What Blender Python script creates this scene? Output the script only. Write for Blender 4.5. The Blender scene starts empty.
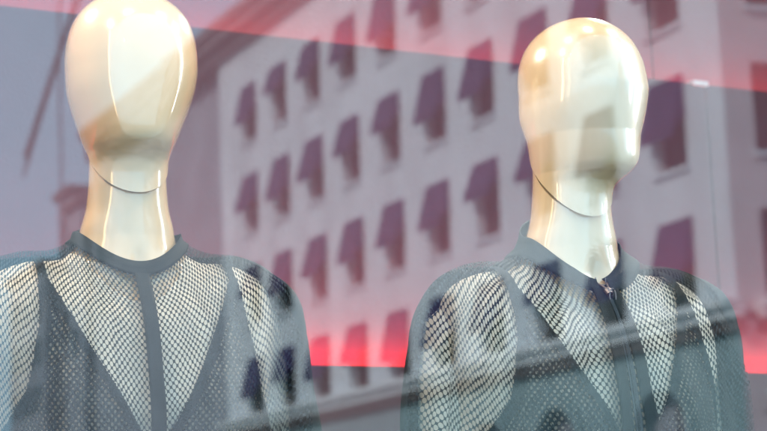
import bpy, bmesh, math, random
import numpy as np
from mathutils import Vector, Matrix
R_ = math.radians
random.seed(7)
scene = bpy.context.scene
COL = scene.collection

# ------------------------------------------------------------------ camera
CAMZ = 1.35
FPX, PITCH, ROLL = 1991.0, R_(9.865), R_(-2.3667)
Rv = np.array([1, 0, 0.]); Fv = np.array([0, math.cos(PITCH), math.sin(PITCH)]); Uv = np.array([0, -math.sin(PITCH), math.cos(PITCH)])
R2 = math.cos(ROLL)*Rv + math.sin(ROLL)*Uv
U2 = -math.sin(ROLL)*Rv + math.cos(ROLL)*Uv
cam = bpy.data.cameras.new('camera')
camo = bpy.data.objects.new('camera', cam); COL.objects.link(camo)
camo.matrix_world = Matrix(((R2[0], U2[0], -Fv[0], 0), (R2[1], U2[1], -Fv[1], 0), (R2[2], U2[2], -Fv[2], CAMZ), (0, 0, 0, 1)))
cam.sensor_width = 36; cam.lens = FPX/767*36
cam.clip_start = .05; cam.clip_end = 2000
cam.dof.use_dof = True; cam.dof.focus_distance = 2.50; cam.dof.aperture_fstop = 7.5
scene.camera = camo

# ------------------------------------------------------------------ daylight
SUN_DIR = Vector((-.93, -.30, .62)).normalized()      # towards the sun: high behind the shop, on the facade opposite
w = bpy.data.worlds.new('World'); scene.world = w; w.use_nodes = True
nt = w.node_tree; nt.nodes.clear()
sky = nt.nodes.new('ShaderNodeTexSky'); sky.sky_type = 'NISHITA'; sky.sun_disc = False
sky.sun_elevation = math.asin(SUN_DIR.z); sky.sun_rotation = math.atan2(SUN_DIR.x, SUN_DIR.y)
sky.air_density = 1.0; sky.dust_density = 3.5; sky.ozone_density = 3
bg = nt.nodes.new('ShaderNodeBackground'); bg.inputs[1].default_value = .15
wo = nt.nodes.new('ShaderNodeOutputWorld')
# thin bright veil of cloud over the blue
wtc = nt.nodes.new('ShaderNodeTexCoord'); wn = nt.nodes.new('ShaderNodeTexNoise'); wn.inputs['Scale'].default_value = 3.2; wn.inputs['Detail'].default_value = 7
nt.links.new(wtc.outputs['Generated'], wn.inputs['Vector'])
wr_ = nt.nodes.new('ShaderNodeMapRange'); wr_.inputs['From Min'].default_value = .3; wr_.inputs['From Max'].default_value = .7
wr_.inputs['To Min'].default_value = .65; wr_.inputs['To Max'].default_value = .95
nt.links.new(wn.outputs['Fac'], wr_.inputs['Value'])
wm = nt.nodes.new('ShaderNodeMix'); wm.data_type = 'RGBA'; wm.inputs['B'].default_value = (5.4, 8.9, 11.6, 1)
nt.links.new(wr_.outputs[0], wm.inputs['Factor']); nt.links.new(sky.outputs[0], wm.inputs['A'])
nt.links.new(wm.outputs['Result'], bg.inputs[0]); nt.links.new(bg.outputs[0], wo.inputs[0])
sun = bpy.data.lights.new('sun', 'SUN'); sun.energy = 3.4; sun.angle = R_(.5); sun.color = (1, .95, .88)
suno = bpy.data.objects.new('sun', sun); COL.objects.link(suno)
suno.rotation_euler = (-SUN_DIR).to_track_quat('-Z', 'Y').to_euler()
scene.view_settings.view_transform = 'Standard'; scene.view_settings.look = 'None'
scene.view_settings.exposure = 1.42; scene.view_settings.gamma = 1
scene.render.engine = 'CYCLES'
scene.cycles.max_bounces = 10; scene.cycles.transparent_max_bounces = 24
scene.cycles.caustics_reflective = False

# ------------------------------------------------------------------ frames of reference
YAW = R_(31.317)                                       # the shop front, its glass and boards run this way
GD = np.array([math.cos(YAW), math.sin(YAW), 0.])      # along the shop front
GN = np.array([math.sin(YAW), -math.cos(YAW), 0.])     # out to the street
G0 = np.array([0, 2.0, 0.])                            # a point of the glass

def shop(s, q, z):                                     # s along the front, q into the shop from the glass
    return G0 + GD*s - GN*q + np.array([0, 0, z])

def mirror(P, pt=True):
    P = np.array(P, float)
    return P - 2*(((P-G0) if pt else P)@GN)*GN
BA = R_(-66.182)
BE = np.array([math.cos(BA), math.sin(BA), 0.]); BN = np.array([math.sin(BA), -math.cos(BA), 0.])
BO_ = mirror([0, 10.3676*5.9, 0]); BE_ = mirror(BE, False); BN_ = mirror(BN, False)

def fac(u, q, z):                                      # main facade: u along, q out of the wall, z above the ground
    return BO_ + BE_*u + BN_*q + np.array([0, 0, z])
UC = 19.15
C2 = R_(20)
CE_ = mirror([math.cos(C2), math.sin(C2), 0], False); CN_ = mirror([math.sin(C2), -math.cos(C2), 0], False)
CO_ = fac(UC, 0, 0)

def fac2(u, q, z):
    return CO_ + CE_*u + CN_*q + np.array([0, 0, z])

# ------------------------------------------------------------------ materials
def mat(name, col, rough=.5, metal=0, noise=0, nscale=20, bump=0, bscale=80, coat=0, emit=None, estr=0, spec=.5, sheen=0, stretch=None):
    m = bpy.data.materials.new(name); m.use_nodes = True
    t = m.node_tree; b = t.nodes['Principled BSDF']
    b.inputs['Base Color'].default_value = (*col, 1); b.inputs['Roughness'].default_value = rough
    b.inputs['Metallic'].default_value = metal; b.inputs['Coat Weight'].default_value = coat
    b.inputs['Coat Roughness'].default_value = .02
    b.inputs['Specular IOR Level'].default_value = spec
    b.inputs['Sheen Weight'].default_value = sheen
    tc = t.nodes.new('ShaderNodeTexCoord'); mp = t.nodes.new('ShaderNodeMapping')
    t.links.new(tc.outputs['Object'], mp.inputs[0])
    if stretch: mp.inputs['Scale'].default_value = stretch
    if noise:
        n = t.nodes.new('ShaderNodeTexNoise'); n.inputs['Scale'].default_value = nscale; n.inputs['Detail'].default_value = 6
        t.links.new(mp.outputs[0], n.inputs['Vector'])
        r = t.nodes.new('ShaderNodeMapRange'); r.inputs['From Min'].default_value = .3; r.inputs['From Max'].default_value = .7
        r.inputs['To Min'].default_value = 1-noise; r.inputs['To Max'].default_value = 1+noise
        t.links.new(n.outputs['Fac'], r.inputs['Value'])
        v = t.nodes.new('ShaderNodeVectorMath'); v.operation = 'SCALE'; v.inputs[0].default_value = col
        t.links.new(r.outputs[0], v.inputs['Scale']); t.links.new(v.outputs[0], b.inputs['Base Color'])
    if bump:
        n = t.nodes.new('ShaderNodeTexNoise'); n.inputs['Scale'].default_value = bscale; n.inputs['Detail'].default_value = 4
        t.links.new(mp.outputs[0], n.inputs['Vector'])
        bp = t.nodes.new('ShaderNodeBump'); bp.inputs['Strength'].default_value = bump; bp.inputs['Distance'].default_value = .004
        t.links.new(n.outputs['Fac'], bp.inputs['Height']); t.links.new(bp.outputs[0], b.inputs['Normal'])
    if emit:
        b.inputs['Emission Color'].default_value = (*emit, 1); b.inputs['Emission Strength'].default_value = estr
    return m

M = {}
M['gloss'] = mat('cream_lacquer', (.45, .31, .18), .22, coat=1.0, noise=.02, nscale=6)
M['matte'] = mat('cream_matte', (.50, .43, .34), .55, noise=.03, nscale=6)
M['dark_gap'] = mat('dark_joint', (.02, .018, .015), .6)
M['solid'] = mat('slate_fabric', (.008, .016, .019), .8, noise=.25, nscale=300, bump=.5, bscale=900, spec=.15)
M['band'] = mat('dark_slate_fabric', (.004, .009, .011), .75, noise=.25, nscale=300, bump=.4, bscale=900, spec=.12)
M['metal'] = mat('brushed_metal', (.75, .72, .70), .28, metal=1)
M['gun'] = mat('gunmetal', (.16, .14, .14), .45, metal=1)
M['zip'] = mat('black_zip_tape', (.008, .011, .014), .5, bump=.3, bscale=600)
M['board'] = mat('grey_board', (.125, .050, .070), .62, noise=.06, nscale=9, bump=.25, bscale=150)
M['wall3'] = mat('pale_wall', (.25, .125, .155), .65, noise=.05, nscale=7, bump=.25, bscale=130)
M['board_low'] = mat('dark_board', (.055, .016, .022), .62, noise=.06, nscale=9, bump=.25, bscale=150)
M['side'] = mat('warm_oak_wall', (.55, .23, .075), .5, noise=.2, nscale=8, stretch=(1, 1, .2))
M['ceil'] = mat('warm_ceiling', (.50, .42, .34), .7)
M['floor'] = mat('display_floor', (.62, .52, .42), .45, noise=.1)
M['led'] = mat('red_led', (.8, .05, .04), .5, emit=(1, .012, .016), estr=7)
M['led_low'] = mat('bright_red_led', (.8, .05, .04), .5, emit=(1, .012, .014), estr=42)
M['bulb'] = mat('lamp_lens', (.9, .8, .7), .3, emit=(1, .78, .5), estr=40)
M['black'] = mat('black_metal', (.02, .02, .02), .4)
M['frame'] = mat('window_frame_metal', (.12, .12, .125), .35, metal=.8)
M['shopwall'] = mat('shop_stone', (.38, .35, .31), .8, noise=.12, nscale=3, bump=.4, bscale=60)
M['stone'] = mat('pale_render', (.74, .78, .82), .9, noise=.13, nscale=.6, stretch=(1, 1, .35), bump=.3, bscale=6)
M['trim'] = mat('white_moulding', (.78, .80, .82), .85, noise=.1, nscale=1)
M['stone_low'] = mat('grey_rusticated_stone', (.30, .41, .43), .9, noise=.12, nscale=.7, bump=.4, bscale=5)
M['stone_wing'] = mat('grey_stone', (.36, .38, .43), .9, noise=.15, nscale=.6)
M['stone_pink'] = mat('pinkish_render', (.70, .60, .61), .9, noise=.08, nscale=.6)
M['cornice'] = mat('weathered_cornice', (.24, .20, .21), .9, noise=.2, nscale=1)
M['mould'] = mat('dark_moulding', (.13, .11, .11), .9, noise=.2, nscale=1)  # dark tone for string courses and the strip below the pale moulding
M['pane'] = mat('window_glass', (.035, .024, .024), .12, noise=.4, nscale=1.3)
M['curtain'] = mat('brown_blind', (.07, .042, .034), .8, noise=.3, nscale=2, stretch=(1, 1, .2))
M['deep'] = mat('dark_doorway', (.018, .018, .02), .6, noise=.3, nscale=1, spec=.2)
M['wframe'] = mat('brown_window_frame', (.09, .05, .04), .6)
M['awning'] = mat('blue_awning', (.050, .034, .11), .85, noise=.15, nscale=2)
M['roof'] = mat('roof_slate', (.12, .12, .14), .8, noise=.2)
M['asphalt'] = mat('square_paving', (.30, .29, .27), .9, noise=.2, nscale=2)
M['pave'] = mat('paving', (.42, .40, .37), .85, noise=.15, nscale=2)
M['white'] = mat('white_clip', (.85, .85, .85), .3)
M['globe'] = mat('lamp_globe', (.85, .85, .85), .3)

R0 = .050                                               # solar coated pane: reflectance of each face
def glass_mat():
    m = bpy.data.materials.new('coated_glass'); m.use_nodes = True
    t = m.node_tree; t.nodes.clear()
    o = t.nodes.new('ShaderNodeOutputMaterial'); mx = t.nodes.new('ShaderNodeMixShader')
    tr = t.nodes.new('ShaderNodeBsdfTransparent'); tr.inputs[0].default_value = (.97, .985, .98, 1)
    gl = t.nodes.new('ShaderNodeBsdfGlossy'); gl.inputs['Roughness'].default_value = 0.0
    lw = t.nodes.new('ShaderNodeLayerWeight'); lw.inputs[0].default_value = .5
    pw = t.nodes.new('ShaderNodeMath'); pw.operation = 'POWER'; pw.inputs[1].default_value = 5
    fr = t.nodes.new('ShaderNodeMath'); fr.operation = 'MULTIPLY_ADD'; fr.inputs[1].default_value = 1-R0; fr.inputs[2].default_value = R0
    t.links.new(lw.outputs['Facing'], pw.inputs[0]); t.links.new(pw.outputs[0], fr.inputs[0])
    tc = t.nodes.new('ShaderNodeTexCoord'); n = t.nodes.new('ShaderNodeTexNoise'); n.inputs['Scale'].default_value = 5; n.inputs['Detail'].default_value = 1
    bp = t.nodes.new('ShaderNodeBump'); bp.inputs['Strength'].default_value = .06; bp.inputs['Distance'].default_value = .001
    t.links.new(tc.outputs['Object'], n.inputs['Vector']); t.links.new(n.outputs['Fac'], bp.inputs['Height']); t.links.new(bp.outputs[0], gl.inputs['Normal'])
    t.links.new(fr.outputs[0], mx.inputs[0]); t.links.new(tr.outputs[0], mx.inputs[1]); t.links.new(gl.outputs[0], mx.inputs[2])
    t.links.new(mx.outputs[0], o.inputs[0])
    return m
M['glass'] = glass_mat()

def perforated(name, col, pu, pv, ru, rv):
    """knitted fabric with staggered oval holes, laid out in the cloth's own UV (metres)"""
    m = mat(name, col, .8, noise=.2, nscale=260, bump=.3, bscale=900, spec=.15)
    t = m.node_tree; b = t.nodes['Principled BSDF']; out = t.nodes['Material Output']
    uv = t.nodes.new('ShaderNodeUVMap'); uv.uv_map = 'UVMap'
    # slight irregularity of the knit
    n = t.nodes.new('ShaderNodeTexNoise'); n.inputs['Scale'].default_value = 22; n.inputs['Detail'].default_value = 1
    t.links.new(uv.outputs[0], n.inputs['Vector'])
    s = t.nodes.new('ShaderNodeVectorMath'); s.operation = 'MULTIPLY_ADD'
    s.inputs[1].default_value = (.008, .008, 0)
    t.links.new(n.outputs['Color'], s.inputs[0]); t.links.new(uv.outputs[0], s.inputs[2])
    ds = []
    for k in (0, .5):
        a = t.nodes.new('ShaderNodeVectorMath'); a.operation = 'MULTIPLY_ADD'
        a.inputs[1].default_value = (1/pu, 1/pv, 0); a.inputs[2].default_value = (k+50, k+50, 0)
        t.links.new(s.outputs[0], a.inputs[0])
        f = t.nodes.new('ShaderNodeVectorMath'); f.operation = 'FRACTION'; t.links.new(a.outputs[0], f.inputs[0])
        c = t.nodes.new('ShaderNodeVectorMath'); c.operation = 'MULTIPLY_ADD'
        c.inputs[1].default_value = (pu/ru, pv/rv, 0); c.inputs[2].default_value = (-.5*pu/ru, -.5*pv/rv, 0)
        t.links.new(f.outputs[0], c.inputs[0])
        l = t.nodes.new('ShaderNodeVectorMath'); l.operation = 'LENGTH'; t.links.new(c.outputs[0], l.inputs[0])
        ds.append(l)
    mn = t.nodes.new('ShaderNodeMath'); mn.operation = 'MINIMUM'
    t.links.new(ds[0].outputs['Value'], mn.inputs[0]); t.links.new(ds[1].outputs['Value'], mn.inputs[1])
    mr = t.nodes.new('ShaderNodeMapRange'); mr.inputs['From Min'].default_value = .92; mr.inputs['From Max'].default_value = 1.08
    t.links.new(mn.outputs[0], mr.inputs['Value'])
    tr = t.nodes.new('ShaderNodeBsdfTransparent'); mx = t.nodes.new('ShaderNodeMixShader')
    t.links.new(mr.outputs[0], mx.inputs[0]); t.links.new(tr.outputs[0], mx.inputs[1]); t.links.new(b.outputs[0], mx.inputs[2])
    t.links.new(mx.outputs[0], out.inputs[0])
    return m
M['mesh1'] = perforated('perforated_knit', (.007, .014, .017), .0070, .0100, .0023, .0034)
M['mesh2'] = perforated('perforated_knit_jacket', (.007, .014, .017), .0072, .0103, .00235, .0035)
M['tank'] = perforated('perforated_lining', (.007, .012, .015), .0070, .0100, .0016, .0022)

# ------------------------------------------------------------------ helpers
def tag(o, label=None, cat=None, group=None, kind=None):
    if label: o['label'] = label
    if cat: o['category'] = cat
    if group: o['group'] = group
    if kind: o['kind'] = kind
    return o

def empty(name, loc=(0, 0, 0), rz=0):
    o = bpy.data.objects.new(name, None); COL.objects.link(o)
    o.location = loc; o.rotation_euler = (0, 0, rz); o.empty_display_size = .1
    return o

def link(name, me, m, parent=None, smooth=False):
    o = bpy.data.objects.new(name, me); COL.objects.link(o)
    if m is not None: me.materials.append(m)
    if smooth: me.polygons.foreach_set('use_smooth', [True]*len(me.polygons))
    if parent: o.parent = parent
    return o

class MB:
    """collects shapes; built once as one mesh object"""
    def __init__(s): s.bm = bmesh.new()
    def hexa(s, pts):
        v = [s.bm.verts.new(Vector(p)) for p in pts]
        for f in ((0, 1, 2, 3), (7, 6, 5, 4), (0, 4, 5, 1), (1, 5, 6, 2), (2, 6, 7, 3), (3, 7, 4, 0)):
            s.bm.faces.new([v[i] for i in f])
        return v
    def fbox(s, F, a0, a1, q0, q1, z0, z1):
        s.hexa([F(a0, q0, z0), F(a1, q0, z0), F(a1, q1, z0), F(a0, q1, z0), F(a0, q0, z1), F(a1, q0, z1), F(a1, q1, z1), F(a0, q1, z1)])
    def prism(s, ptsA, ptsB):
        a = [s.bm.verts.new(Vector(p)) for p in ptsA]; b = [s.bm.verts.new(Vector(p)) for p in ptsB]
        n = len(a); s.bm.faces.new(a); s.bm.faces.new(b[::-1])
        for i in range(n): s.bm.faces.new([a[i], b[i], b[(i+1) % n], a[(i+1) % n]])
    def tube(s, pts, rad, n=12):
        rings = []
        for k, p in enumerate(pts):
            p = Vector(p); d = (Vector(pts[min(k+1, len(pts)-1)])-Vector(pts[max(k-1, 0)])).normalized()
            x = d.orthogonal().normalized(); y = d.cross(x)
            r = rad[k] if isinstance(rad, (list, tuple)) else rad
            rings.append([s.bm.verts.new(p+(x*math.cos(6.28319*i/n)+y*math.sin(6.28319*i/n))*r) for i in range(n)])
        for A, B in zip(rings, rings[1:]):
            for i in range(n): s.bm.faces.new([A[i], A[(i+1) % n], B[(i+1) % n], B[i]])
        s.bm.faces.new(rings[0][::-1]); s.bm.faces.new(rings[-1])
    def sphere(s, c, r, n=16):
        bmesh.ops.create_uvsphere(s.bm, u_segments=n, v_segments=n//2, radius=r, matrix=Matrix.Translation(Vector(c)))
    def mesh(s, name):
        bmesh.ops.recalc_face_normals(s.bm, faces=s.bm.faces[:])
        me = bpy.data.meshes.new(name); s.bm.to_mesh(me); s.bm.free(); return me
    def build(s, name, m, parent=None, bevel=0, smooth=False):
        if bevel:
            bmesh.ops.recalc_face_normals(s.bm, faces=s.bm.faces[:])
            bmesh.ops.bevel(s.bm, geom=[e for e in s.bm.edges], offset=bevel, segments=2, affect='EDGES')
        return link(name, s.mesh(name), m, parent, smooth)

# ------------------------------------------------------------------ street: ground and pavement
g = MB(); v = [g.bm.verts.new(p) for p in ((-600, -600, 0), (600, -600, 0), (600, 600, 0), (-600, 600, 0))]; g.bm.faces.new(v)
tag(g.build('ground', M['asphalt']), kind='structure')
p = MB(); p.fbox(shop, -30, 30, -2.9, -.12, .0, .13); tag(p.build('pavement', M['pave']), kind='structure')
p = MB(); p.fbox(fac, -40, 21, .3, 4, 0, .14); tag(p.build('far_pavement', M['pave']), kind='structure')

# ------------------------------------------------------------------ building across the street
V0, DV, U0, DU = 17.578+CAMZ, 3.374, -11.238, 3.1968
WW, WHT = 1.4, 2.08
CORN = 19.25+CAMZ
B = tag(empty('building', fac(0, 0, 0)), 'long pale facade with rows of windows under blue awnings, reflected in the shop glass', 'building')
Binv = Matrix.Translation(-Vector(fac(0, 0, 0)))
def bld(mb, name, m, parent=None, **k):
    o = mb.build(name, m, None, **k); o.data.transform(Binv)
    o.parent = parent or B
    return o

def facade_wall(mb, F, ul, ur, wins, rows, zb, zt, th=.45):
    """wall pieces left between the window openings; wins = right edges of openings"""
    z = zt
    for zr in rows:
        mb.fbox(F, ul, ur, -th, 0, zr, z)
        u = ul
        for wr in wins:
            mb.fbox(F, u, wr-WW, -th, 0, zr-WHT, zr); u = wr
        mb.fbox(F, u, ur, -th, 0, zr-WHT, zr)
        z = zr-WHT
    mb.fbox(F, ul, ur, -th, 0, zb, z)
UL = -15.3
wins = [U0+DU*j for j in range(0, 10) if U0+DU*j < UC-.3]
rows = [V0-DV*i for i in range(4)]
ZM = 5.1+CAMZ                                           # top of the moulding over the ground storey
mb = MB(); facade_wall(mb, fac, UL, UC, wins, rows, ZM, CORN); bld(mb, 'wall', M['stone'])
mb = MB(); facade_wall(mb, fac2, 0.003, 16, [2.15, 5.35, 8.55, 11.75], rows, ZM, CORN); bld(mb, 'corner_wall', M['stone_pink'])
# wing on the left, set back
def facw(u, q, z): return fac(u, q-.7, z)
wwin = [UL-1.6-3.0*k for k in range(5)]
mb = MB(); facade_wall(mb, facw, UL-17, UL-.003, sorted(wwin), rows, 0, CORN); bld(mb, 'wing_wall', M['stone_wing'])
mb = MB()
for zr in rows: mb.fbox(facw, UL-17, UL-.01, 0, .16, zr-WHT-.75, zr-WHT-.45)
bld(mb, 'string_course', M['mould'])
mb = MB(); mb.fbox(fac, UL-17.2, UC+.2, .0, .35, CORN+.003, CORN+.35); mb.fbox(fac, UL-17.3, UC+.5, -.3, .75, CORN+.353, CORN+.7)
mb.fbox(fac, UL-17.3, UC+.6, -.3, .95, CORN+.703, CORN+1.05); bld(mb, 'cornice', M['cornice'])
mb = MB(); mb.fbox(fac2, -.2, 16, 0, .35, CORN+.003, CORN+.35); mb.fbox(fac2, .6, 16, -.3, .85, CORN+.36, CORN+1.04); bld(mb, 'cornice', M['cornice'])
mb = MB(); mb.fbox(fac, UL-17, UC-.5, -14, -.47, .0, CORN+.9); bld(mb, 'core', M['stone_wing'])
mb = MB(); mb.fbox(fac, UL+1, UC-1.5, -11, -2.5, CORN+1.05, CORN+2.6)
bld(mb, 'roof', M['roof'])
for u, h, wd in ((-17.5, 1.7, .9), (-21.5, 1.5, .8), (-25.5, 2.1, 1.2), (-29.2, 2.6, 1.3)):
    mb = MB(); mb.fbox(fac, u, u+wd, -3.2, -2.2, CORN+.9, CORN+1.05+h); mb.fbox(fac, u-.12, u+wd+.12, -3.3, -2.1, CORN+1.05+h, CORN+1.25+h)
    bld(mb, 'chimney', M['cornice'])
# moulding over the ground storey
for F, a, b in ((fac, UL, UC+.25), (fac2, .45, 16)):
    mb = MB(); mb.fbox(F, a, b, .0, .30, ZM-.12, ZM+.12); mb.fbox(F, a, b, .0, .5, ZM+.123, ZM+.30)
    bld(mb, 'moulding', M['trim'])
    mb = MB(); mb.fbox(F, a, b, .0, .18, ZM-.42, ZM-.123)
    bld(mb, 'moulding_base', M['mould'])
# ground storey with arched openings
def arch_wall(F, ul, ur, centres, hw, ztop, zt, m):
    mb = MB(); th = .6; u = ul; zs = ztop-hw
    for c in centres:
        mb.fbox(F, u, c-hw, -th, -.003, 0, zt)
        N = 12
        for k in range(N):
            a0 = math.pi*k/N; a1 = math.pi*(k+1)/N
            x0, x1 = c-hw*math.cos(a0), c-hw*math.cos(a1); z0, z1 = zs+hw*math.sin(a0), zs+hw*math.sin(a1)
            mb.hexa([F(x0, -th, z0), F(x1, -th, z1), F(x1, -.003, z1), F(x0, -.003, z0), F(x0, -th, zt), F(x1, -th, zt), F(x1, -.003, zt), F(x0, -.003, zt)])
        u = c+hw
    mb.fbox(F, u, ur, -th, -.003, 0, zt)
    bld(mb, 'ground_storey', m)
    for c in centres:
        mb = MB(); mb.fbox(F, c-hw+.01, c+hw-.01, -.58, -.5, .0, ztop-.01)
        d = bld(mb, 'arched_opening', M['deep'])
        mb = MB(); mb.fbox(F, c-.05, c+.05, -.5, -.44, .2, ztop-.1); mb.fbox(F, c-hw+.02, c+hw-.02, -.5, -.44, zs-.06, zs+.04)
        bld(mb, 'glazing_bar', M['wframe'], d)
        mb = MB(); N = 12
        for k in range(N):
            a0 = math.pi*k/N; a1 = math.pi*(k+1)/N; ri, ro = hw+.02, hw+.32
            mb.hexa([F(c-r_*math.cos(a), q, zs+r_*math.sin(a)) for q in (-.002, .1) for r_, a in ((ri, a0), (ri, a1), (ro, a1), (ro, a0))])
        bld(mb, 'arch_surround', M['stone_low'], d)
arch_wall(fac, UL, UC-.002, [-12.6, -8.8, -5.0, -1.2, 2.7, 6.65, 10.5, 15.7], 1.15, 3.72+CAMZ, ZM-.125, M['stone_low'])
arch_wall(fac2, .004, 16, [3.4, 7.6, 11.8], 1.15, 3.72+CAMZ, ZM-.125, M['stone_pink'])

def window(F, wr, zt, awn=True):
    wl = wr-WW; zb = zt-WHT
    mb = MB(); f = .09; q0, q1 = -.36, -.26
    mb.fbox(F, wl, wl+f, q0, q1, zb, zt); mb.fbox(F, wr-f, wr, q0, q1, zb, zt)
    mb.fbox(F, wl+f, wr-f, q0, q1, zt-f, zt); mb.fbox(F, wl+f, wr-f, q0, q1, zb, zb+f)
    mb.fbox(F, (wl+wr)/2-.03, (wl+wr)/2+.03, q0, q1, zb+f, zt-f)
    wo_ = bld(mb, 'window', M['wframe'])
    mb = MB(); mb.fbox(F, wl+.02, wr-.02, -.40, -.365, zb+.02, zt-.02); bld(mb, 'pane', M['curtain'] if random.random() < .5 else M['pane'], wo_)
    mb = MB(); mb.fbox(F, wl-.1, wr+.1, -.2, .12, zb-.1, zb-.003); bld(mb, 'sill', M['stone'], wo_)
    if awn:
        qd, dr = .35+random.uniform(-.05, .06), 1.2+random.choice((0, 0, 0, -.2, -.35, .1))+random.uniform(-.1, .1)
        mb = MB(); t_ = .025; a, b = wl-.06, wr+.04
        mb.hexa([F(a, .01, zt+.05), F(b, .01, zt+.05), F(b, qd, zt-dr), F(a, qd, zt-dr), F(a, .01+t_, zt+.08), F(b, .01+t_, zt+.08), F(b, qd+t_, zt-dr+.02), F(a, qd+t_, zt-dr+.02)])
        mb.fbox(F, a, b, qd, qd+.03, zt-dr-.2, zt-dr-.003)
        for s_ in (a+.003, b-.023):
            mb.prism([F(s_, .012, zt+.04), F(s_, qd-.003, zt-dr), F(s_, .012, zt-dr+.25)], [F(s_+.02, .012, zt+.04), F(s_+.02, qd-.003, zt-dr), F(s_+.02, .012, zt-dr+.25)])
        bld(mb, 'awning', M['awning'], wo_)
for zr in rows:
    for wr in wins: window(fac, wr, zr)
    for wr in (2.15, 5.35): window(fac2, wr, zr, False)
    for wr in wwin: window(facw, wr, zr, False)

# wall lamp and the leaning mast beside the building
L = tag(empty('globe_lamp', fac2(.5, .0, 3.35+CAMZ)), 'white globe lamp on a bracket low on the corner of the reflected building', 'lamp')
Li = Matrix.Translation(-Vector(fac2(.5, 0, 3.35+CAMZ)))
mb = MB(); mb.sphere(fac2(.5, .45, 3.3+CAMZ), .17); o = mb.build('globe', M['globe'], smooth=True); o.data.transform(Li); o.parent = L
mb = MB(); mb.tube([fac2(.5, .0, 2.9+CAMZ), fac2(.5, .3, 2.9+CAMZ), fac2(.5, .45, 3.13+CAMZ)], .03); o = mb.build('bracket', M['black']); o.data.transform(Li); o.parent = L
cb = fac(-70.3, -8, 0)
L = tag(empty('crane', cb), 'thin slanting crane jib rising into the sky at the far left', 'crane')
def c_(u, z): return fac(u, -8, z+CAMZ)-cb
mb = MB(); mb.tube([c_(-70.3, -CAMZ), c_(-70.3, 39)], .08); mb.build('mast', M['roof'], L)
mb = MB(); mb.tube([c_(-81, 28.0), c_(-63.5, 37.7)], .09)
for k in range(16):
    a = k/16; mb.tube([c_(-80+16*a, 28.5+8.9*a), c_(-79.5+16*a, 29.9+8.6*a)], .09, 6)
mb.tube([c_(-80.5, 29.3), c_(-63.6, 37.9)], .1); mb.build('jib', M['roof'], L)
db = fac(-75, -10, 0)
D_ = tag(empty('distant_building', db), 'low stepped group of roofs far off at the left of the reflected street', 'building')
Di = Matrix.Translation(-Vector(db))
def dpart(mb, nm, m, par=None):
    o = mb.build(nm, m); o.data.transform(Di); o.parent = par or D_; return o
for a, b, zt, q in ((-66, -60, 27.3, -9), (-70.2, -66.4, 28.6, -10), (-74.8, -70.6, 25.6, -9.5), (-79, -75.2, 27.2, -10), (-90, -79.4, 22.6, -9)):
    mb = MB(); mb.fbox(fac, a, b, q-9, q, 0, zt); wl_ = dpart(mb, 'wall', M['stone_wing'])
    mb = MB(); mb.fbox(fac, a-.25, b+.25, q-9.2, q+.4, zt+.003, zt+.5); dpart(mb, 'roof', M['cornice'])
    for r_ in range(3):
        u = a+1
        while u < b-1.2:
            mb = MB(); mb.fbox(fac, u, u+1.0, q+.003, q+.06, zt-3.4-3.3*r_, zt-1.5-3.3*r_); dpart(mb, 'window', M['pane']); u += 2.3

# ------------------------------------------------------------------ the shop: boards, walls, lights
Q2 = 2.1*math.cos(YAW)                                  # board 2's distance behind the glass
SQ = -2.1*math.sin(YAW)                                 # s of the point (0, 4.1)
def bd(s, q, z): return shop(s-SQ*-1, q, z)
# point (0,4.1) = shop(2.1*sin, 2.1*cos): s there
S0 = 2.1*math.sin(YAW)
ZT2 = CAMZ+.26203*4.1
QB1 = Q2-.075; ZT1 = CAMZ+.09704*(4.1-.075/math.cos(YAW))
SEAM = S0+.21964*4.1
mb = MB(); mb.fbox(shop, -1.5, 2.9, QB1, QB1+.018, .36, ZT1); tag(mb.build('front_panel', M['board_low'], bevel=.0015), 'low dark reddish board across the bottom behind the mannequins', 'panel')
pn = tag(empty('back_panel', shop(SEAM, Q2, .36)), 'tall grey lilac board behind the mannequins, split by a thin vertical gap', 'panel')
pi = Matrix.Translation(-Vector(shop(SEAM, Q2, .36)))
for a, b in ((-1.5, SEAM-.0026), (SEAM+.0026, 2.9)):
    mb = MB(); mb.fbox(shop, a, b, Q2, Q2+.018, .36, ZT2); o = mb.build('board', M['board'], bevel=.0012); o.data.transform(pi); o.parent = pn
mb = MB(); mb.fbox(shop, SEAM-.040, SEAM+.004, Q2-.006, Q2+.022, ZT2-.004, ZT2+.0065); o = mb.build('edge_clip', M['white']); o.data.transform(pi); o.parent = pn
mb = MB(); mb.fbox(shop, -1.5, SEAM-.075, Q2+.10, Q2+.2, .36, 3.15); mb.fbox(shop, SEAM-.070, 2.9, Q2+.10, Q2+.2, .36, 3.15)
tag(mb.build('rear_wall', M['wall3']), kind='structure')
for nm, q, z, lab in (('led_strip', QB1+.028, ZT1-.012, 'red light strip behind the low dark board'), ('led_strip', Q2+.028, ZT2-.012, 'red light strip behind the top edge of the tall board')):
    mb = MB(); mb.fbox(shop, -1.45, 2.85, q, q+.012, z-.008, z); tag(mb.build(nm, M['led_low' if z < 2 else 'led']), lab, 'light strip')
mb = MB(); mb.fbox(shop, SEAM-.006, SEAM+.006, Q2+.022, Q2+.03, ZT1, ZT1+.15); tag(mb.build('led_strip', M['led_low']), 'added red glowing strip standing in for light leaking through the gap in the tall board', 'light strip')  # extra glow added in place of red light leaking through the gap
mb = MB(); mb.fbox(shop, -1.7, 3.1, .03, Q2+.3, .0, .34); tag(mb.build('display_floor', M['floor']), kind='structure')
mb = MB(); mb.fbox(shop, -1.7, 3.1, -.2, Q2+.3, 3.16, 3.3); tag(mb.build('ceiling', M['ceil']), kind='structure')
mb = MB(); mb.fbox(shop, -1.66, -1.52, .03, Q2+.2, .345, 3.155); tag(mb.build('side_wall_left', M['side']), kind='structure')
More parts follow.
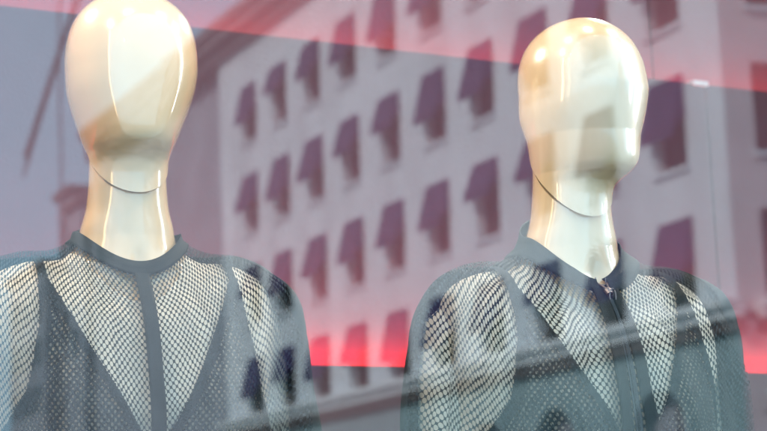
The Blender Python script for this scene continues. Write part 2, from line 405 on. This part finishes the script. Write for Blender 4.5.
mb = MB(); mb.fbox(shop, 2.92, 3.06, .03, Q2+.2, .345, 3.155); tag(mb.build('side_wall_right', M['ceil']), kind='structure')
mb = MB(); mb.fbox(shop, -9, -1.7, -.1, .3, 0, 3.4); mb.fbox(shop, 3.1, 10, -.1, .3, 0, 3.4); mb.fbox(shop, -9, 10, -.1, 6, 3.402, 13)
mb.fbox(shop, -1.7, 3.1, -.1, .028, .0, .30)
tag(mb.build('shop_front_wall', M['shopwall']), 'stone shop front around the display window', 'wall')
wd = tag(empty('shop_window', shop(0, 0, .3)), 'large clear shop window pane mirroring the street', 'window'); wi = Matrix.Translation(-Vector(shop(0, 0, .3)))
mb = MB(); mb.fbox(shop, -1.62, 3.02, 0, .008, .36, 3.08); o = mb.build('pane', M['glass']); o.data.transform(wi); o.parent = wd
mb = MB(); mb.fbox(shop, -1.69, -1.621, -.04, .026, .302, 3.158); mb.fbox(shop, 3.021, 3.09, -.04, .026, .302, 3.158)
mb.fbox(shop, -1.62, 3.02, -.04, .026, .302, .358); mb.fbox(shop, -1.62, 3.02, -.04, .026, 3.082, 3.158)
o = mb.build('frame', M['frame']); o.data.transform(wi); o.parent = wd

SPOTS = [(-.9, .22, -.05, .75, 13, 'leftmost ceiling spotlight near the window'), (-.2, .20, .15, .7, 14, 'ceiling spotlight left of the middle near the window'),
         (.55, .16, .45, .5, 18, 'ceiling spotlight right of the middle near the window'), (1.25, .18, .75, .5, 20, 'rightmost ceiling spotlight near the window'),
         (-.7, 1.25, .0, .7, 60, 'ceiling spotlight at the left, close to the rear boards'), (1.5, 1.25, .7, .5, 60, 'ceiling spotlight at the right, close to the rear boards')]
for s, q, ts, tq, e, lab in SPOTS:
    c = Vector(shop(s, q, 3.0)); tgt = Vector(shop(ts, tq, 1.95)); d = (tgt-c).normalized()
    L = tag(empty('spotlight', c), lab, 'spotlight', 'shop ceiling spotlights')
    mb = MB(); mb.tube([-d*.09, d*.03], .035); mb.build('housing', M['black'], L)
    mb = MB(); mb.tube([(0, 0, .16), -d*.05], .008); mb.build('stem', M['black'], L)
    mb = MB(); mb.tube([d*.031, d*.034], .03, 20); mb.build('lens', M['bulb'], L)
    ld = bpy.data.lights.new('spot', 'SPOT'); ld.energy = e; ld.color = (1, .87, .72); ld.spot_size = R_(75); ld.spot_blend = .7; ld.shadow_soft_size = .03
    lo = bpy.data.objects.new('lamp', ld); COL.objects.link(lo); lo.parent = L; lo.location = d*.05
    lo.rotation_euler = d.to_track_quat('-Z', 'Y').to_euler()

for s_, col, e, lab in ((1.42, (1, .97, .92), 12, 'added neutral white fill light bar inside the window, right of the mannequins'), (-.98, (1, .62, .33), 5.5, 'added warm fill light bar inside the window, left of the mannequins')):
    b0 = shop(s_, .12, .345)  # unseen bars added to brighten the mannequins and streak their gloss
    L = tag(empty('added_fill_light', b0), lab, 'lamp', 'added fill light bars in the display window'); Li = Matrix.Translation(-Vector(b0))
    sg = 1 if s_ > 0 else -1
    mb = MB(); mb.fbox(shop, s_, s_+sg*.05, .08, .20, .346, 3.15); o = mb.build('housing', M['black'], bevel=.004); o.data.transform(Li); o.parent = L
    mb = MB(); mb.fbox(shop, s_-sg*.014, s_-sg*.001, .09, .19, 1.9, 2.8)
    o = mb.build('diffuser', mat('fill_light_face', (.8, .8, .8), .4, emit=col, estr=e)); o.data.transform(Li); o.parent = L

# ------------------------------------------------------------------ mannequins
def cubic(tab, T):
    """Catmull-Rom through rows of a table, T in rows"""
    tab = np.asarray(tab, float); n = len(tab)
    T = np.clip(T, 0, n-1-1e-9); i = np.floor(T).astype(int); f = (T-i)[:, None]
    p0 = tab[np.maximum(i-1, 0)]; p1 = tab[i]; p2 = tab[i+1]; p3 = tab[np.minimum(i+2, n-1)]
    return .5*((2*p1)+(-p0+p2)*f+(2*p0-5*p1+4*p2-p3)*f*f+(-p0+3*p1-3*p2+p3)*f**3)

#        a     df    db    zf     zs     zb     expo
JTAB = [(.072, .065, .070, -.049, -.002, .022, 2.0),
        (.104, .087, .090, -.078, -.016, -.010, 2.0),
        (.148, .106, .106, -.112, -.020, -.036, 2.05),
        (.188, .119, .118, -.150, -.036, -.072, 2.15),
        (.214, .126, .124, -.190, -.066, -.115, 2.25),
        (.229, .131, .128, -.232, -.114, -.170, 2.3),
        (.237, .132, .130, -.290, -.182, -.240, 2.35),
        (.244, .130, .130, -.370, -.300, -.345, 2.35),
        (.252, .128, .130, -.490, -.440, -.470, 2.35),
        (.256, .130, .132, -.660, -.650, -.660, 2.35)]
BTAB = [(.052, .048, .0535, .150, .150, .150, 2.0),
        (.0505, .0475, .0525, .090, .090, .090, 2.0),
        (.0535, .048, .054, .045, .045, .045, 2.0),
        (.0605, .050, .058, .012, .016, .022, 2.0),
        (.067, .056, .062, -.036, -.008, .010, 2.0)]
for _k, (_a, _f, _b) in enumerate(((.090, .074, .076), (.134, .094, .092), (.172, .106, .102), (.190, .112, .106), (.196, .115, .106), (.186, .108, .104), (.172, .100, .100), (.160, .094, .098), (.165, .098, .108))):
    _r = JTAB[_k+1]
    BTAB.append((_a, _f, _b, _r[3]-.009, _r[4]-.012, _r[5]-.012, 2.1))
BTAB.append((.160, .098, .108, -.76, -.76, -.76, 2.1))

def surf(tab, T, th):
    """arrays T, th -> points. th = 0 front, positive to local +x; front is local -y"""
    c = cubic(tab, T); a, df, db, zf, zs, zb, ex = c.T
    S, Cc = np.sin(th), np.cos(th)
    d = np.where(Cc > 0, df, db)
    k = (np.abs(S)**ex+np.abs(Cc)**ex)**(-1/ex)
    x = a*S*k; y = -d*Cc*k
    z = zs*S*S+np.where(Cc > 0, zf, zb)*Cc*Cc
    return np.stack([x, y, z], 1)

def bust(P, amp=.016):
    """soft chest volume"""
    out = P.copy()
    for sx in (-1, 1):
        g_ = np.exp(-(((P[:, 0]-sx*.072)/.05)**2+((P[:, 2]+.235)/.062)**2))*(P[:, 1] < 0)
        out[:, 1] -= amp*g_
    return out

def grid_mesh(name, P, nt_, nth, UV=None, closed=True, keep=None):
    """P: (nt,nth) grid of points; closed rings wrap"""
    idx = np.arange(nt_*nth).reshape(nt_, nth)
    me = bpy.data.meshes.new(name)
    nn_ = nth if closed else nth-1
    A = idx[:-1, :nn_]; Bq = np.roll(idx, -1, 1)[:-1, :nn_]; Cq = np.roll(idx, -1, 1)[1:, :nn_]; D = idx[1:, :nn_]
    F = np.stack([A, D, Cq, Bq], -1).reshape(-1, 4)
    if keep is not None: F = F[keep.reshape(-1)]
    me.from_pydata(P.tolist(), [], F.tolist())
    if UV is not None:
        l = me.uv_layers.new(name='UVMap')
        vi = np.empty(len(me.loops), int); me.loops.foreach_get('vertex_index', vi)
        l.data.foreach_set('uv', UV[vi].astype(np.float32).ravel())
    return me

def normals(P, nt_, nth):
    G = P.reshape(nt_, nth, 3); dt = np.gradient(G, axis=0); dh = np.empty_like(G)
    dh[:, 1:-1] = G[:, 2:]-G[:, :-2]; dh[:, 0] = G[:, 1]-G[:, 0]; dh[:, -1] = G[:, -1]-G[:, -2]
    n = np.cross(dt, dh); n /= np.linalg.norm(n, axis=2, keepdims=True)+1e-12
    cen = G.mean(axis=1, keepdims=True)
    if ((G-cen)*n)[nt_//2].sum() < 0: n = -n
    return n.reshape(-1, 3)

class Cloth:
    """one garment shell over JTAB with its own folds; every piece samples the same surface"""
    def __init__(s, seed, creases, bustamp=.012, scale=1.0):
        s.cr = creases; s.rng = np.random.RandomState(seed); s.b = bustamp
        s.ph = s.rng.uniform(0, 6.28, 12); s.sc = scale
    def pts(s, T, th, off=0.):
        P = surf(JTAB, T, th); P = bust(P, s.b)
        e = 1e-3
        n = np.cross(surf(JTAB, T+e, th)-surf(JTAB, T-e+0*T, th), surf(JTAB, T, th+e)-surf(JTAB, T, th-e))
        n /= np.linalg.norm(n, axis=1, keepdims=True)+1e-12
        C0 = np.stack([0*T, 0*T, P[:, 2]-.12], 1)
        sg = np.sign(np.sum((P-C0)*n, 1)); n *= sg[:, None]
        a = np.abs(th)
        d = np.zeros_like(T)+off
        # groove between sleeve and body, front and back
        env = 1/(1+np.exp(-(T-5.2)*1.6))
        d -= .030*env*np.exp(-((a-.86)/.13)**2) + .030*env*np.exp(-((a-2.3)/.14)**2)
        for (t0, th0, t1, th1, wd_, am) in s.cr:
            f = (T-t0)/(t1-t0); fc = np.clip(f, 0, 1)
            thc = th0+(th1-th0)*fc**1.15
            en = np.clip(np.minimum((T-t0)*.7+.0, (t1-T)*1.2+.9), 0, 1); en = en*en*(3-2*en)
            d += am*en*np.exp(-((th-thc)/wd_)**2)
        p_ = s.ph
        lo = np.clip((T-1.5)/5, 0, 1)
        d += lo*.0030*(np.sin(th*7+T*.9+p_[0]+np.sin(T*1.3+p_[1]))+.6*np.sin(th*13-T*1.4+p_[2]+1.2*np.sin(T*.8+p_[5])))
        d += .0012*np.sin(th*21+p_[3]+T*2.1)*np.sin(T*3.1+p_[4])*lo
        return P+n*d[:, None]
    def patch(s, T0, T1, th0, th1, nT, nH, off=0.):
        T = np.linspace(T0, T1, nT); H = np.linspace(th0, th1, nH)
        TT, HH = np.meshgrid(T, H, indexing='ij')
        return s.pts(TT.ravel(), HH.ravel(), off), TT, HH

def strip(cl, path, w, off, th, m, name, parent, nT=90, nW=5):
    """raised band following path(T) -> theta over the cloth; w in metres; closed slab"""
    T = np.linspace(path[0][0], path[-1][0], nT)
    thc = np.interp(T, [p_[0] for p_ in path], [p_[1] for p_ in path])
    e = 1e-3
    sp = np.linalg.norm(surf(JTAB, T, thc+e)-surf(JTAB, T, thc-e), axis=1)/(2*e)
    h = w/sp/2
    top, bot = [], []
    for k in range(nW):
        f = -1+2*k/(nW-1)
        top.append(cl.pts(T, thc+h*f, off)); bot.append(cl.pts(T, thc+h*f, off-th))
    loop = top+bot[::-1]
    P = np.stack(loop, 1).reshape(-1, 3)
    me = grid_mesh(name, P, nT, 2*nW)
    return link(name, me, m, parent, True)

def sew(cl, m, parent, name, T0, T1, th0, th1, nT, nH, arc):
    P, TT, HH = cl.patch(T0, T1, th0, th1, nT, nH)
    P3 = P.reshape(nT, nH, 3)
    U = arc(TT, HH)
    me = grid_mesh(name, P, nT, nH, U.reshape(-1, 2), closed=False)
    return link(name, me, m, parent, True)

# smooth arc-length coordinates of the unfolded cloth
_T = np.linspace(0, 9, 181); _H = np.linspace(-math.pi, math.pi, 361)
_TT, _HH = np.meshgrid(_T, _H, indexing='ij')
_P = surf(JTAB, _TT.ravel(), _HH.ravel()).reshape(181, 361, 3)
_du = np.linalg.norm(np.diff(_P, axis=1), axis=2); _U = np.concatenate([np.zeros((181, 1)), np.cumsum(_du, 1)], 1); _U -= _U[:, 180:181]
_dv = np.linalg.norm(np.diff(_P, axis=0), axis=2); _V = np.concatenate([np.zeros((1, 361)), np.cumsum(_dv, 0)], 0)
def arc(TT, HH):
    a = np.clip(TT/9*180, 0, 179.999); b = np.clip((HH+math.pi)/(2*math.pi)*360, 0, 359.999)
    i, j = a.astype(int), b.astype(int); f, g_ = a-i, b-j
    def s(A): return A[i, j]*(1-f)*(1-g_)+A[i+1, j]*f*(1-g_)+A[i, j+1]*(1-f)*g_+A[i+1, j+1]*f*g_
    return np.stack([s(_U), s(_V)], -1)

HTAB = [  # z, half width, front, back (above the chin)
    (.2220, .004, .004, .004), (.2205, .020, .018, .022), (.2160, .036, .034, .042), (.2080, .051, .050, .060), (.1950, .0655, .066, .078), (.1780, .0765, .079, .091),
    (.1560, .0835, .088, .099), (.1320, .0862, .093, .101), (.1080, .0858, .0955, .099), (.0840, .0825, .096, .093),
    (.0600, .0755, .0955, .080), (.0400, .0685, .0945, .069), (.0220, .0620, .0920, .061), (.0100, .0575, .0865, .057), (.0020, .0545, .0760, .055),
    (-.004, .0535, .0640, .054), (-.012, .0525, .0540, .0535), (-.024, .0520, .0495, .053), (-.040, .0515, .0480, .053), (-.060, .0505, .0475, .0525)]

def clip_plane(me, co, no, keep_pos=True):
    bm = bmesh.new(); bm.from_mesh(me)
    bmesh.ops.bisect_plane(bm, geom=bm.verts[:]+bm.edges[:]+bm.faces[:], plane_co=co, plane_no=no, clear_inner=keep_pos, clear_outer=not keep_pos)
    bm.to_mesh(me); bm.free()

def mannequin(base, yaw, head_yaw, chin, label, group, shift=(0, 0), hs=1.0, hz=1.0):
    root = tag(empty('mannequin', base, yaw), label, 'mannequin', group)
    # head
    n_t, n_h = 150, 160
    TT, HH = np.meshgrid(np.linspace(0, len(HTAB)-1, n_t), np.linspace(-math.pi, math.pi, n_h, endpoint=False), indexing='ij')
    c = cubic(HTAB, TT.ravel()); z, wd_, f, b = c.T; th = HH.ravel()
    S, C_ = np.sin(th), np.cos(th)
    ex = 2.12
    k = (np.abs(S)**ex+np.abs(C_)**ex)**(-1/ex)
    x = wd_*S*k; d = np.where(C_ > 0, f, b); y = -d*C_*k
    # the face: a flattened oval facet with a soft rim
    r2 = (x/.062)**2+((z-.100)/.098)**2
    plane = -.0835+.02*np.maximum(0, (.03-z))/.03*0+.10*np.maximum(0, z-.10)**1.5
    m_ = 1/(1+np.exp((r2-1.0)*5))*(y < 0)
    y = np.where(y < plane, y*(1-m_*.42)+plane*m_*.42, y)
    P = np.stack([x, y, z], 1)
    R0 = np.array([[math.cos(head_yaw), -math.sin(head_yaw), 0], [math.sin(head_yaw), math.cos(head_yaw), 0], [0, 0, 1]])
    P[:, 2] *= np.where(P[:, 2] > 0, hz, 1)
    P[:, :2] *= np.where(P[:, 2:] > .0, 1+(hs-1)*np.clip(P[:, 2:]/.05, 0, 1), 1)
    sh = np.clip((P[:, 2]+.01)/.12, 0, 1)[:, None]*np.array([[shift[0], -shift[1], 0]])
    P = (P+sh)@R0.T + np.array([0, -.012, chin])
    me = grid_mesh('head', P, n_t, n_h)
    cz = Vector((0, -.012, chin-.002)); fd = Vector((0, -1, 0))
    nrm = (Vector((0, 0, 1))+fd*1.2).normalized()
    clip_plane(me, cz+nrm*.0024, nrm, True)
    bm = bmesh.new(); bm.from_mesh(me); bmesh.ops.holes_fill(bm, edges=[e for e in bm.edges if e.is_boundary])
    bmesh.ops.recalc_face_normals(bm, faces=bm.faces[:]); bm.to_mesh(me); bm.free()
    h = link('head', me, M['gloss'], root, True)
    h.data.set_sharp_from_angle(angle=R_(50))
    # body: neck, shoulders, torso in one surface
    n_t, n_h = 190, 180
    TT, HH = np.meshgrid(np.linspace(0, len(BTAB)-1, n_t), np.linspace(-math.pi, math.pi, n_h, endpoint=False), indexing='ij')
    P = bust(surf(BTAB, TT.ravel(), HH.ravel()), .018)
    # collar bones and the hollow between them
    g1 = np.exp(-(P[:, 0]/.013)**2-((P[:, 2]+.040)/.020)**2)*(P[:, 1] < 0); P[:, 1] += .006*g1
    for sx in (-1, 1):
        zz = -.045+.25*(np.abs(P[:, 0])-.02)
        g2 = np.exp(-((P[:, 2]-zz)/.008)**2)*np.clip((np.abs(P[:, 0])-.012)/.02, 0, 1)*np.clip((.11-np.abs(P[:, 0]))/.03, 0, 1)*(P[:, 1] < 0)*(P[:, 0]*sx > 0)
        P[:, 1] -= .004*g2
    # neck leans a little forward towards the head
    lean = np.clip((P[:, 2]-.0)/.1, 0, 1)
    P[:, 1] -= .012*lean
    me = grid_mesh('body', P, n_t, n_h)
    clip_plane(me, cz-nrm*.0024, nrm, False)
    bm = bmesh.new(); bm.from_mesh(me); bmesh.ops.holes_fill(bm, edges=[e for e in bm.edges if e.is_boundary])
    bmesh.ops.recalc_face_normals(bm, faces=bm.faces[:]); bm.to_mesh(me); bm.free()
    bo = link('body', me, M['gloss'], root, True); me.materials.append(M['matte'])
    for p_ in me.polygons:
        if p_.center.z < .02 and p_.center.xy.length > .0765: p_.material_index = 1
    bo.data.set_sharp_from_angle(angle=R_(50))
    for sx in (-1, 1):
        mb = MB(); mb.tube([(sx*.145, .010, -.085), (sx*.168, .014, -.108), (sx*.182, .016, -.165), (sx*.190, .018, -.25), (sx*.192, .016, -.36), (sx*.192, -.004, -.46), (sx*.195, -.03, -.60), (sx*.20, -.05, -.68)],
                           [.034, .041, .036, .031, .030, .029, .026, .022], 24); mb.build('arm', M['matte'], root, smooth=True)
    # dark joint showing in the gap
    mb = MB(); q = []
    ax = nrm; mb.tube([cz-ax*.004, cz+ax*.004], .044, 40); mb.build('neck_joint', M['dark_gap'], root)
    fl = .345-base[2]
    for sx in (-1, 1):
        mb = MB(); mb.tube([(sx*.088, 0, -.73), (sx*.09, 0, -.80), (sx*.085, -.005, -1.0), (sx*.08, -.002, -1.12), (sx*.078, .01, -1.25), (sx*.075, .012, fl+.08), (sx*.075, -.02, fl+.03), (sx*.078, -.12, fl+.012)],
                           [.078, .082, .062, .050, .055, .034, .036, .02], 20)
        mb.build('leg', M['gloss'], root, smooth=True)
    mb = MB(); mb.tube([(0, 0, fl), (0, 0, fl+.012)], .17, 40); mb.build('base_plate', M['metal'], root)
    return root

def unproj(px, py, depth):
    d = Fv+R2*(px-383.5)/FPX-U2*(py-215.5)/FPX
    return np.array([0, 0, CAMZ])+d*depth

MG = 'cream faceless mannequins in the window'
P1 = unproj(127, 240, 2.60); P2 = unproj(571.5, 251, 2.57)
m1 = mannequin(P1, R_(22), R_(-2), .108, 'glossy cream faceless mannequin on the left, seen almost from the front', MG, (.007, 0))
m2 = mannequin(P2, R_(26), R_(27), .092, 'glossy cream faceless mannequin on the right, turned three quarters to the right', MG, (.004, .024), .88, .94)

# ------------------------------------------------------------------ garments
def thick(o, t=.0013):
    m_ = o.modifiers.new('cloth thickness', 'SOLIDIFY'); m_.thickness = t; m_.offset = 0; m_.use_rim = True
    return o

def garment(base, yaw, cl, name, label, cat, mm, zipped):
    root = tag(empty(name, base, yaw), label, cat)
    T0 = .28 if not zipped else .30
    RG = [(T0, .62), (2.5, .70), (5.2, .86)]            # raglan seam
    gap = .018 if zipped else 0
    # body: front pieces between the raglan seams, back piece, two sleeves: all on one surface
    def piece(nm, tha, thb, nH):                        # tha, thb: functions of T
        nT = 240
        T = np.linspace(T0, 9, nT); A = tha(T); B_ = thb(T)
        f = np.linspace(0, 1, nH)
        HH = A[:, None]*(1-f)+B_[:, None]*f; TT = np.repeat(T[:, None], nH, 1)
        P = cl.pts(TT.ravel(), HH.ravel())
        me = grid_mesh(nm, P, nT, nH, arc(TT, HH).reshape(-1, 2), closed=False)
        return thick(link(nm, me, mm, root, True))
    seam = lambda T: np.interp(T, [p_[0] for p_ in RG]+[9], [p_[1] for p_ in RG]+[.88])
    bseam = lambda T: np.interp(T, [T0, 2.5, 5.2, 9], [2.3, 1.75, 1.66, 1.66])
    rseam = lambda T: np.interp(T, [T0, 2.5, 5.2, 9], [2.3, 1.32, 1.12, 1.12])
    if zipped:
        zw = lambda T: .0040/np.maximum(.05, cubic(JTAB, T)[:, 0])
        piece('front', lambda T: -seam(T), lambda T: -zw(T), 90)
        piece('front', lambda T: zw(T), seam, 90)
    else:
        piece('front', lambda T: -seam(T), seam, 170)
    piece('sleeve', seam, rseam, 120); piece('sleeve', lambda T: -bseam(T), lambda T: -seam(T), 120)
    piece('back', bseam, lambda T: 2*math.pi-bseam(T), 80) if False else None
    T = np.linspace(T0, 9, 160); nH = 80
    f = np.linspace(0, 1, nH); A = rseam(T)[:, None]; HH = A+(2*math.pi-A-bseam(T)[:, None])*f; TT = np.repeat(T[:, None], nH, 1)
    HW = np.where(HH > math.pi, HH-2*math.pi, HH)
    P = cl.pts(TT.ravel(), HW.ravel())
    thick(link('back', grid_mesh('back', P, 160, nH, np.stack([HH*.22, arc(TT, HW)[..., 1]], -1).reshape(-1, 2), closed=False), M['solid'], root, True))
    # collar
    nh = 200
    if not zipped:
        th = np.linspace(-math.pi, math.pi, nh, endpoint=False); rings = []
        inner = cl.pts(np.zeros(nh), th, 0)
        for sc, dz in ((1.0, -.004), (.985, .006), (.975, .010), (.985, .0115)):
            q = inner*np.array([sc, sc, 1]); q[:, 2] += dz; rings.append(q)
        for T_, of in ((.0, .0035), (.10, .0028), (.24, .0024), (.33, .002), (.35, -.001)):
            rings.append(cl.pts(np.full(nh, T_), th, of))
        P = np.concatenate(rings); link('collar', grid_mesh('collar', P, len(rings), nh), M['band'], root, True)
        strip(cl, [(.3, .0), (9, .0)], .0185, .0022, .002, M['band'], 'placket', root, nT=200)
    else:
        th = np.linspace(.10, 2*math.pi-.10, nh); tw = np.where(th > math.pi, th-2*math.pi, th)
        inner = cl.pts(np.zeros(nh), tw, 0); rings = []
        endf = np.clip(np.minimum(th-.10, 2*math.pi-.10-th)/.35, 0, 1); hgt = .004+.024*((1-np.cos(th))/2)**1.3*endf**.5+.004*endf
        for sc, k_ in ((1.0, -.2), (.93, .5), (.90, .9), (.895, 1.0), (.92, 1.02), (.95, .6)):
            q = inner*np.array([sc, sc, 1]); q[:, 2] += hgt*k_; rings.append(q)
        for T_, of in ((.0, .0035), (.2, .0028), (.46, .0024), (.58, .002), (.6, -.001)):
            rings.append(cl.pts(np.full(nh, T_), tw, of))
        P = np.concatenate(rings); link('collar', grid_mesh('collar', P, len(rings), nh, closed=False), M['solid'], root, True)
        for sgn in (-1, 1):
            ww = .017
            strip(cl, [(.3, sgn*.13), (1, sgn*.105), (2, sgn*.085), (4, sgn*.075), (9, sgn*.075)], ww, .0022, .002, M['band'], 'zip_facing', root, nT=200)
        strip(cl, [(.25, 0), (9, 0)], .010, .001, .0015, M['zip'], 'zipper', root, nT=200)
        # teeth of the closed zip
        Tn = np.linspace(.9, 9, 330); mb = MB()
        Pp = cl.pts(Tn, 0*Tn, .0018)
        for i, q in enumerate(Pp):
            sx = .0011 if i % 2 else -.0011
            v_ = Vector(q)+Vector((sx, 0, 0)); s_ = (.0014, .0009, .0007)
            mb.hexa([v_+Vector((a*s_[0], b*s_[1], c*s_[2])) for c in (-1, 1) for a, b in ((-1, -1), (1, -1), (1, 1), (-1, 1))])
        mb.build('zip_teeth', M['zip'], root)
        a = Vector(cl.pts(np.array([.62]), np.array([0.]), .004)[0]); b = Vector(cl.pts(np.array([1.0]), np.array([0.]), .006)[0])
        mb = MB(); mb.tube([a+Vector((0, 0, .004)), a, b.lerp(a, .55)], [.0025, .0052, .0042], 12); sl = mb.build('zip_slider', M['gun'], root)
        mb = MB(); pts = []
        c0 = a+Vector((.003, -.004, .002)); L_ = .016
        for k in range(17):
            an = 2*math.pi*k/16; pts.append(c0+Vector((.0045*math.sin(an), -.002, -.010+.010*math.cos(an))))
        mb.tube(pts, .0009, 8); mb.build('pull', M['gun'], sl)
        # the open collar ends: metal chain edges
        for sgn in (-1, 1):
            mb = MB(); Pq = inner[0 if sgn > 0 else -1]
            mb.tube([Vector(Pq)+Vector((0, -.001, .004)), Vector(Pq)+Vector((0, -.002, -.002)), a+Vector((sgn*.002, 0, .003))], .0010, 8)
            mb.build('open_zip_edge', M['gun'], root)
    return root

# folds: (T start, theta start, T end, theta end, width, height)
F1 = [(2.2, .95, 9, 1.15, .07, .010), (2.8, 1.25, 9, 1.5, .08, .009), (1.8, .75, 7, .62, .05, -.008), (3.2, 1.1, 9, 1.32, .05, -.009), (1.2, .45, 6, .30, .05, .006),
      (1.3, -.35, 6, -.18, .05, .006), (2.0, -.80, 8, -.6, .06, -.009), (2.5, -1.0, 9, -1.1, .07, .010), (3, -1.3, 9, -1.45, .06, -.008), (3.5, -.5, 9, -.42, .07, .008),
      (4.0, .42, 9, .5, .08, .008), (4.5, .12, 9, .2, .05, -.006), (4.3, -.2, 9, -.25, .06, .006)]
F2 = [(1.2, -.75, 9, -.62, .06, -.012), (1.6, -.95, 9, -.98, .07, .013), (2.2, -1.15, 9, -1.2, .05, -.011), (2.4, -1.4, 9, -1.45, .08, .012), (1.0, -.50, 7, -.40, .05, .010),
      (1.8, -.28, 9, -.20, .05, -.008), (1.1, .35, 9, .28, .06, .008), (1.3, .62, 8, .48, .06, -.010), (1.8, .85, 9, .80, .06, .010), (2.4, 1.15, 9, 1.22, .06, -.010),
      (2.6, 1.4, 9, 1.5, .08, .011), (3.8, -.45, 9, -.5, .06, -.010), (4.2, .15, 9, .12, .05, .007)]
c1 = Cloth(3, F1, .012); c2 = Cloth(5, F2, .010)
garment(P1, R_(22), c1, 'mesh_top', 'dark slate perforated mesh top with round collar and centre band, on the left mannequin', 'top', M['mesh1'], False)
garment(P2, R_(26), c2, 'zip_jacket', 'dark slate perforated mesh zip jacket on the right mannequin', 'jacket', M['mesh2'], True)

def tank(base, yaw, name, label, apex, topw):
    """sleeveless inner top with a deep V, cut out of the body surface a few mm off the skin"""
    root = tag(empty(name, base, yaw), label, 'tank top')
    nT, nH = 330, 560
    TT, HH = np.meshgrid(np.linspace(5.2, 12.6, nT), np.linspace(-math.pi, math.pi, nH), indexing='ij')
    def at(off): 
        P = bust(surf(BTAB, TT.ravel(), HH.ravel()), .019)
        n = normals(P, nT, nH); return P+n*off
    P = at(.0045)
    x, y, z = P.T
    vw = np.clip((z-apex)/(-.06-apex), 0, 1)**.85*topw
    front = y < 0
    V = np.where(front, np.abs(x)-vw, np.abs(x)-np.where(z > -.10, .07, -1)); V = np.where(front & (z < apex), 1., V)
    arm = np.interp(-z, [0, .05, .12, .20, .27, .31], [.128, .13, .135, .150, .185, .30])-np.abs(x)
    fld = np.minimum(V, arm)
    ij = fld.reshape(nT, nH)
    keep = (ij[:-1, :-1] > 0) & (ij[1:, :-1] > 0) & (ij[:-1, 1:] > 0) & (ij[1:, 1:] > 0)
    UV = np.stack([HH.ravel()*.17, -z*1.05], 1)
    me = grid_mesh('cloth', P, nT, nH, UV, closed=False, keep=keep)
    link('cloth', me, M['tank'], root, True)
    P = at(.0062)
    kb = keep & (ij[:-1, :-1] < .014)
    me = grid_mesh('binding', P, nT, nH, UV, closed=False, keep=kb); link('binding', me, M['solid'], root, True)
tank(P1, R_(22), 'tank_top', 'dark low-cut tank top under the mesh top of the left mannequin', -.280, .118)
tank(P2, R_(26), 'tank_top', 'dark low-cut tank top under the zip jacket of the right mannequin', -.275, .115)
for o in list(COL.objects):
    if o.type == 'MESH' and o.name.startswith('head'): pass
